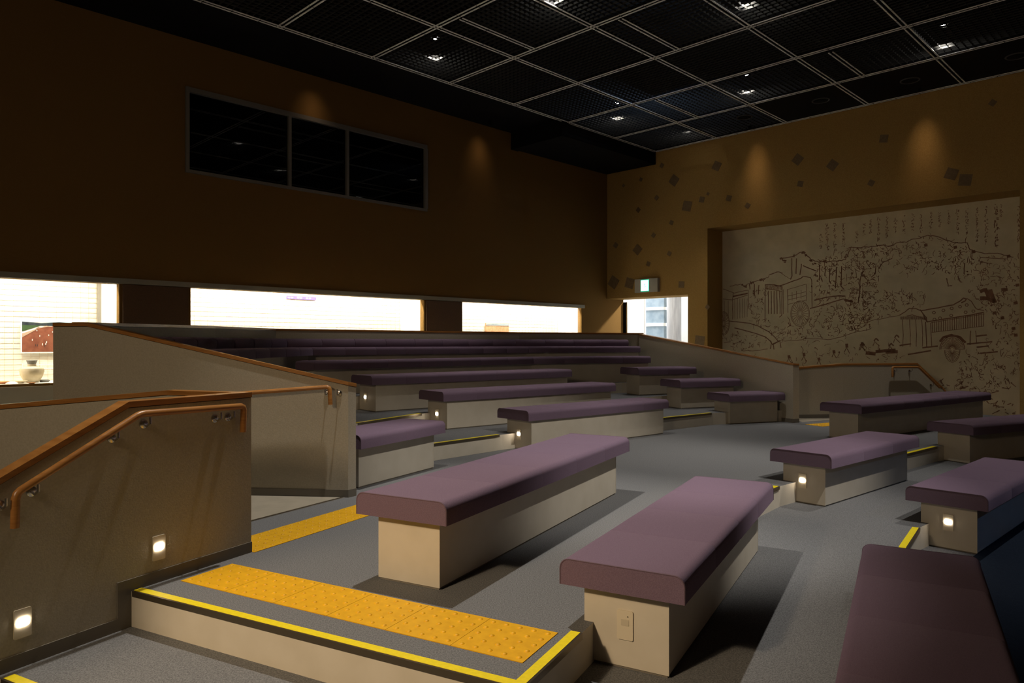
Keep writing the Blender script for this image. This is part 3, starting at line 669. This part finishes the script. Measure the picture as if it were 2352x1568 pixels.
w2d = unit(W2l-W2f); n2 = Vector((w2d.y, -w2d.x, 0)); n2 = n2 if n2.y < 0 else -n2
RP2 = Vector((W2f.x, W2f.y, 0))+n2*.055
def r2p(px, py): return at_wall(px, py, RP2, w2d)
handrail('orange wooden handrail on the long low wall, turned down at its right end', [r2p(480, 909), r2p(757, 888), r2p(759, 929)], None, None, .055, [r2p(746, 893), r2p(774, 893)], wallside=-n2)
w4d = unit((1.10, .35)); n4 = Vector((w4d.y, -w4d.x, 0)); RP4 = Vector((5.97, 11.5, 0))+n4*.06
def r4p(px, py): return at_wall(px, py, RP4, w4d)
handrail('thin wooden handrail going down beside the mural at far right', [r4p(2050, 866), r4p(2050, 843), r4p(2110, 843), r4p(2158, 890)], None, None, .055, [r4p(2060, 847), r4p(2095, 847), r4p(2144, 880)], wallside=-n4)

def foot_light(P, nrm, label=None, parent=None, lit=True, world=True, blank=False):
    """plate with a small lit window; nrm points out of the surface"""
    nrm = Vector(nrm).normalized(); t = Vector((-nrm.y, nrm.x, 0)); P = Vector(P)
    def rr(w_, h, c, o0, o1, rad, cz=0):
        pts = []
        for cx_, cy_, a0 in ((w_/2-rad, h/2-rad, 0), (-w_/2+rad, h/2-rad, 90), (-w_/2+rad, -h/2+rad, 180), (w_/2-rad, -h/2+rad, 270)):
            for k in range(4): a = R(a0+30*k); pts.append((cx_+rad*math.cos(a), cy_+rad*math.sin(a)))
        m = MB(); m.sections([[P+t*x+Vector((0, 0, y+cz))+nrm*o_ for x, y in pts] for o_ in (o0, o1)]); return m
    holder = parent
    if holder is None: holder = thing('foot_lamp', label, 'foot lamp', P)
    p = rr(.07, .122, 0, -.002, .006, .006).build('lamp_plate', plate, holder, local=(parent is not None and not world))
    if lit: rr(.050, .036, 0, .004, .010, .012, .006).build('lamp_lens', lensm, p if parent is not None else holder, local=(parent is not None and not world))
    else:
        rr(.034, .026, 0, .004, .0075, .002, .012).build('lamp_lens', offlens, p, local=(parent is not None and not world))
        m = MB(); m.lathe(P+t*.013+Vector((0, 0, .038))+nrm*.006, [(.0025, 0), (.0025, .001)], 8, axis=nrm); m.build('sensor_dot', dot, p, local=(parent is not None and not world))
g = at_wall(364, 1257, W1P+n1*.0, W1d); foot_light(g, n1, 'lit foot lamp on the stair wall, above the platform skirting')
g = at_wall(51, 1430, W1P+n1*.0, W1d); foot_light(g, n1, 'lit foot lamp low on the stair wall at the lower left')

# ------------------------------------------------------------------ benches
CW, CT, BH, BWD, OV, OVE = .54, .112, .335, .37, .085, .07
def cushion_profile(y0, y1, z, t, rad=.042, sh=0.0):
    pts = [(y0+sh, z), (y1-sh, z)]
    for k in range(6): a = R(k*18); pts.append((y1-sh-rad+rad*math.cos(a), z+t-sh-rad+rad*math.sin(a)))
    for k in range(6): a = R(90+k*18); pts.append((y0+sh+rad+rad*math.cos(a), z+t-sh-rad+rad*math.sin(a)))
    return pts
def pad(x0, x1, first, last):
    m = MB(); secs = []
    e = .014
    xs = [(x0+.0003, .0 if first else .0018), (x0+e, 0), ((x0+x1)/2, 0), (x1-e, 0), (x1-.0003, .0 if last else .0018)]
    for x, sh in xs: secs.append([(x, y, z) for y, z in cushion_profile(-CW/2, CW/2, BH, CT, sh=sh)])
    m.sections(secs); return m
def bench(Pn, deg, Lc, zf, label, npad=None, lit=None, bw=BWD, sh=0.0, group='mauve topped benches'):
    u = ang(deg); v = Vector((-u.y, u.x, 0)); c = Vector((Pn[0], Pn[1], 0))+u*Lc/2+v*CW/2
    o = thing('bench', label, 'bench', (c.x, c.y, zf), R(deg), group)
    Lb = Lc-2*OVE; m = MB(); m.box(-Lb/2+.006, Lb/2-.006, sh-bw/2+.006, sh+bw/2-.006, 0, .012); m.build('base_shade_strip', skirt, o, local=True)  # dark strip under the base, standing in for shade at the floor
    m = MB(); m.box(-Lb/2+.012, Lb/2-.012, sh-bw/2, sh+bw/2, .012, BH-.001); m.build('base', beige, o, local=True)
    for sx in (-1, 1):
        m = MB(); x = sx*(Lb/2-.006); m.box(x-.0055, x+.0055, sh-bw/2-.001, sh+bw/2+.001, .010, BH-.001); m.build('end_panel', beige, o, local=True)
    n = npad or max(2, round(Lc/.53))
    for k in range(n):
        p = pad(-Lc/2+Lc*k/n, -Lc/2+Lc*(k+1)/n, k == 0, k == n-1).build('seat_pad', fabric, o, local=True, smooth=40)
        for side in ([-1] if k == 0 else [])+([1] if k == n-1 else []):
            m = MB(); m.tube([(side*(Lc/2-.001), y, z) for y, z in cushion_profile(-CW/2+.001, CW/2-.001, BH+.001, CT-.002)[1:]]+[(side*(Lc/2-.001), -CW/2+.001, BH+.001)], .0035, 5); m.build('piping', piping, p, local=True)
    if lit is not None:
        foot_light((-Lb/2, lit[1], lit[2]), (-1, 0, 0), parent=o, lit=lit[0], world=False)
    return o
bench((-.309, 3.374), 62, 2.64, 0, 'long mauve bench nearest the tactile strip, standing alone on the platform', 5)
bench((.679, 2.823), 61.3, 2.16, -.17, 'mauve bench with an unlit foot lamp plate on its end, below the platform edge', 4, (False, 0.0, .185))
bench((1.276, 1.633), 61.3, 2.30, -.34, 'mauve bench in deep shadow in the lower right corner', 4)
bench((-1.22, 5.80), 61.5, 1.22, 0, 'short piece of mauve bench coming out from behind the long low wall', 2)
bench((.181, 7.86), 40.2, 2.46, 0, 'mauve bench with a round lit foot lamp, directly behind the first long bench', 5, (True, -.03, .165), .415, -.03)
bench((-.802, 8.41), 39, 2.94, .17, 'mauve bench with a lit foot lamp, second row up in the middle block', 6, (True, -.03, .165), .415, -.03)
bench((-1.715, 8.79), 39.5, 3.41, .34, 'mauve bench with a lit foot lamp close to the long low wall, third row up', 7, (True, .02, .165), .415, -.03)
bench((2.036, 11.55), 24, 1.15, .34, 'short mauve bench, highest and farthest of the three by the sloping wall', 2)
bench((2.587, 11.03), 22.5, 1.15, .17, 'short mauve bench, middle one of the three by the sloping wall', 2)
bench((3.157, 10.42), 20.5, 1.0, 0, 'short mauve bench, lowest of the three, against the end of the sloping wall', 2)
bench((2.61, 5.87), 41, 1.87, -.17, 'mauve bench with a lit square foot lamp, in the middle of the right block', 3, (True, .01, .19))
bench((3.38, 5.10), 43, 2.0, -.34, 'mauve bench with a lit square foot lamp beside the blue lit floor', 3, (True, -.0, .20))
bench((4.22, 8.67), 35.5, 3.66, 0, 'long mauve bench in front of the mural and the far right low wall', 7)
bench((5.12, 7.97), 26, 2.6, -.17, 'mauve bench cut by the right edge, below the long bench by the mural', 5)

def row_bench(label, path, zf, backrest, depth=.5, chunk=.52):
    """fitted bench along a bent line; path is the front edge of the seat, seen from its right side"""
    o = thing('fitted_bench', label, 'bench', (path[0][0], path[0][1], zf))
    m = MB(); strip(m, path, OV, depth, zf, zf+BH-.001); m.build('base', beige, o)
    P = [Vector((p[0], p[1], 0)) for p in path]
    for i in range(len(P)-1):
        L_ = (P[i+1]-P[i]).length; n = max(1, round(L_/chunk)); A0 = offset(path, 0); A1 = offset(path, depth)
        for k in range(n):
            def at(f):
                return A0[i].lerp(A0[i+1], f), A1[i].lerp(A1[i+1], f)
            f0, f1 = k/n, (k+1)/n; secs = []
            for f, sh in ((f0+.001/L_, .004), (f0+.014/L_, 0), ((f0+f1)/2, -.001), (f1-.014/L_, 0), (f1-.001/L_, .004)):
                a, b = at(f); dv = (b-a); L2 = dv.length; dv.normalize()
                secs.append([a+dv*y+Vector((0, 0, z)) for y, z in cushion_profile(0, L2, zf+BH, CT, sh=sh)][::-1])
            mb = MB(); mb.sections(secs); mb.build('seat_pad', fabric, o, smooth=40)
            if backrest:
                secs = []
                for f, sh in ((f0+.002/L_, .006), (f0+.014/L_, 0), (f1-.014/L_, 0), (f1-.002/L_, .006)):
                    a, b = at(f); dv = (b-a).normalized(); q = b+dv*.002
                    secs.append([q-dv*y+Vector((0, 0, z)) for y, z in ((0, zf+BH), (.07-sh, zf+BH+.10), (.085-sh, zf+BH+.17-sh), (.075-sh, zf+BH+.215-sh), (.05, zf+BH+.235-sh), (0, zf+BH+.24-sh))])
                mb = MB(); mb.sections(secs); mb.build('back_pad', fabric, o, smooth=40)
    return o
row_bench('long mauve fitted bench bending along the tier just below the top row', [(-2.79, 9.25), (-2.55, 9.27), (.358, 11.80), (2.42, 12.50)], .51, False, .50)
row_bench('top row mauve fitted bench with low padded backrest against the rim wall', [(-2.83, 5.95), (-2.92, 8.7), (-2.80, 10.12), (.30, 12.70), (2.42, 13.50)], .68, True, .52)

# ------------------------------------------------------------------ ceiling grid
G = 1.525; N00 = Vector((.033, 10.98, 0)); GZ = 5.54
def node(i, j): return N00+A2*(G*i)+B2*(G*j)
grid = thing('ceiling_grid', 'grey metal ceiling grid with black egg crate louvers over the whole hall', 'ceiling grid', node(0, 0)+Vector((0, 0, GZ)))
def rail(P, Q, nm='grid_bar'):
    P = Vector(P); Q = Vector(Q); d = (Q-P); L_ = d.length; d.normalize(); s_ = Vector((-d.y, d.x, 0)); c = (P+Q)/2+Vector((0, 0, GZ)); m = MB()
    for sg_ in (-1, 1):
        m.obox(c+s_*(.030*sg_)+Vector((0, 0, .004)), d*L_, s_*.020, (0, 0, .008))
        m.obox(c+s_*(.030*sg_)+Vector((0, 0, .030)), d*L_, s_*.016, (0, 0, .044), 1)
    m.obox(c+Vector((0, 0, .035)), d*L_, s_*.05, (0, 0, .03), 1)
    k = 0
    while k*.381 < L_-.1:
        m.obox(P+d*(k*.381+.1)+Vector((0, 0, GZ-.001)), d*.006, s_*.080, (0, 0, .003), 1); k += 1
    m.build(nm, [alu, black], grid)
for j in range(-1, 8): rail(node(-12, j), node(4, j))
for i in range(-12, 5): rail(node(i, -1), node(i, 7.6))
for (a, b) in (((1059, 44), (1223, 115)), ((1425, 45), (1564, 114)), ((1908, 121), (1989, 177)), ((1508, 230), (1604, 270))):
    pa = Vector((0, 0, 0)); 
    def up(px, py): Y = F_*(GZ-EYE)/(CY-py); return Vector(((px-CX)/F_*Y, Y, 0))
    p_, q_ = up(*a), up(*b); L_ = (q_-p_).dot(A2); rail(p_, p_+A2*L_, 'short_grid_bar')
lm = MB(); nsl = 16; half = G/2-.045
for k in range(1, nsl):
    x = -half+2*half*k/nsl
    lm.box(x-.0022, x+.0022, -half, half, 0, .028); lm.box(-half, half, x-.0022, x+.0022, 0, .028)
first = None; solid_first = None
for i in range(-8, 4):
    for j in range(-1, 7):
        c = node(i+.5, j+.5); px = CX+c.x/c.y*F_ if c.y > 1 else -9999; py = CY-(GZ-EYE)/c.y*F_ if c.y > 1 else -9999
        if not (-120 < px < 2480 and -260 < py): continue
        loc = c-node(0, 0)+Vector((0, 0, .012))
        if i == 3 and j >= 1:
            if solid_first is None:
                sm = MB(); sm.box(-half, half, -half, half, 0, .02); solid_first = t_ = sm.build('ceiling_tile', black, grid, local=True)
            else: t_ = solid_first.copy(); C.objects.link(t_)
        else:
            if first is None: first = t_ = lm.build('louver_panel', louvre, grid, local=True)
            else: t_ = first.copy(); C.objects.link(t_)
        t_.parent = grid; t_.location = loc; t_.rotation_euler = (0, 0, R(45))
def up(px, py, z=GZ): Y = F_*(z-EYE)/(CY-py); return Vector(((px-CX)/F_*Y, Y, z))
dl = [((1000, 135), 'over the left side above the booth window, bright lattice spot below'), ((1275, 5), 'at the top edge left of centre, bright lattice spot below'),
      ((1715, 15), 'at the top edge right of centre, bright lattice spot below'), ((2168, 108), 'large and bright at upper right, two glints'),
      ((1715, 213), 'in the middle right of the grid with several glints'), ((1998, 216), 'hanging right of middle near the mural wall'),
      ((1418, 273), 'far one near the left end of the mural wall'), ((1578, 305), 'farthest one close to the mural wall edge')]
for k, (pp, wh) in enumerate(dl):
    g = up(*pp); z0 = 5.86
    o = thing('ceiling_spotlight', 'black ceiling spotlight '+wh, 'spotlight', (g.x, g.y, z0), group='ceiling spotlights above the grid')
    c = Vector((g.x, g.y, z0))
    m = MB(); n = 20; prof = [(.075, 0), (.085, .06), (.07, .16), (.04, .2)]
    m.lathe(c, [(.078, -.01), (.082, .0), (.088, .06), (.075, .17), (.03, .2)], 20); 
    m.f = [f for f in m.f if len(f) != 20]; m.m = [0]*len(m.f)
    m.build('lamp_housing', black, o, smooth=50)
    m = MB(); m.lathe(c, [(.074, -.008), (.05, .05), (.02, .07)], 20); m.f = [f for f in m.f if len(f) != 20]; m.m = [0]*len(m.f); m.build('reflector', chrome, o, smooth=50)
    m = MB(); m.lathe(c, [(.004, -.03), (.030, -.018), (.034, .005), (.02, .04), (.004, .06)], 14); m.build('bulb', lampglow, o, smooth=50)
    m = MB(); m.tube([c+Vector((0, 0, .19)), c+Vector((.02, .03, .5)), c+Vector((0, 0, 1.03))], .006, 6); m.build('cable', black, o)
    m = MB(); m.tube([c+Vector((.09, 0, .02)), c+Vector((.10, 0, .14)), c+Vector((0, 0, .22)), c+Vector((-.10, 0, .14)), c+Vector((-.09, 0, .02))], .005, 6); m.build('yoke', steel, o)
    L = lamp('spot_beam', 'SPOT', c+Vector((0, 0, -.09)), c+Vector((0, 0, -5)), (120 if k == 7 else 370)*K, NEUT, .05, cone=(44 if k == 7 else 62), blend=.8); L.parent = o; L.location = (0, 0, -.09)
# small aimed lamps that graze the walls
wl = [((740, 150), 'small wall washer lamp above the booth window', 'L'), ((1125, 310), 'small wall washer lamp at far end of the brown wall', 'L'),
      ((1722, 300), 'small wall washer lamp above the left part of the mural wall', 'B'), ((2112, 215), 'small wall washer lamp above the right part of the mural wall', 'B')]
for (pp, lab, sd) in wl:
    if sd == 'L': q = at_wall(pp[0], pp[1], C0-nL*.32, dL); q.z = 5.50; nn = nL
    else: q = at_wall(pp[0], pp[1], C0-A2*.32, B2); q.z = 5.50; nn = A2
    o = thing('wall_washer', lab, 'spotlight', q); m = MB(); m.lathe(q, [(.03, 0), (.035, .05), (.03, .10), (.005, .11)], 14); m.build('lamp_can', black, o, smooth=50)
    L = lamp('wash_beam', 'SPOT', q+Vector((0, 0, -.01)), q+nn*.42+Vector((0, 0, -(1.3 if sd == 'B' else .8))), (30 if sd == 'B' else 8)*K, (1, .70, .47), .22, cone=(38 if sd == 'B' else 60), blend=1.0); L.parent = o; L.location = (0, 0, -.01)
for k, (px, py, wh) in enumerate(((1710, 270, 'leftmost'), (1885, 232, 'middle'), (2090, 186, 'right'), (2335, 130, 'rightmost'))):
    c = up(px, py); o = thing('ceiling_speaker', f'{wh} round black ceiling speaker in the dark tiles next to the mural wall', 'speaker', c)
    m = MB(); pts = [c+Vector((.14*math.cos(R(a)), .14*math.sin(R(a)), .008)) for a in range(0, 361, 15)]; m.tube(pts, .012, 6); m.build('rim', ringm, o, smooth=50)
    m = MB(); m.lathe(c, [(.13, .008), (.11, .0), (.02, -.004)], 24); m.build('grille', black, o, smooth=50)
# loose cable loops hanging through the grid
for k, (px, py, hh, lab) in enumerate(((857, 122, .5, 'thin looped cable hanging above the grid edge, upper left'), (1024, 182, .35, 'thin cable hanging at the grid edge right of the bright lattice spot'))):
    c = up(px, py); m = MB(); m.tube([c+Vector((0, 0, .03)), c+Vector((-.06, 0, .12)), c+Vector((-.05, .02, .28)), c+Vector((0, 0, hh)), c+Vector((0, 0, 1.33))], .006, 6)
    m.tube([c+Vector((.06, 0, .05)), c+Vector((.02, 0, .16)), c+Vector((.0, 0, hh))], .005, 6); tag(m.build('hanging_cable', louvre, smooth=50), lab, 'cable')
# cool accent light over the centre crossing
g = up(1505, 134, 6.2); o = thing('accent_lamp', 'small cool lamp above the centre crossing of the grid', 'lamp', g)
m = MB(); m.lathe(g, [(.03, 0), (.03, .09), (.01, .1)], 12); m.build('lamp_can', black, o, smooth=50)
L = lamp('accent_beam', 'POINT', g, g, 16*K, (.45, .65, 1), .03); L.parent = o; L.location = (0, 0, -.05)
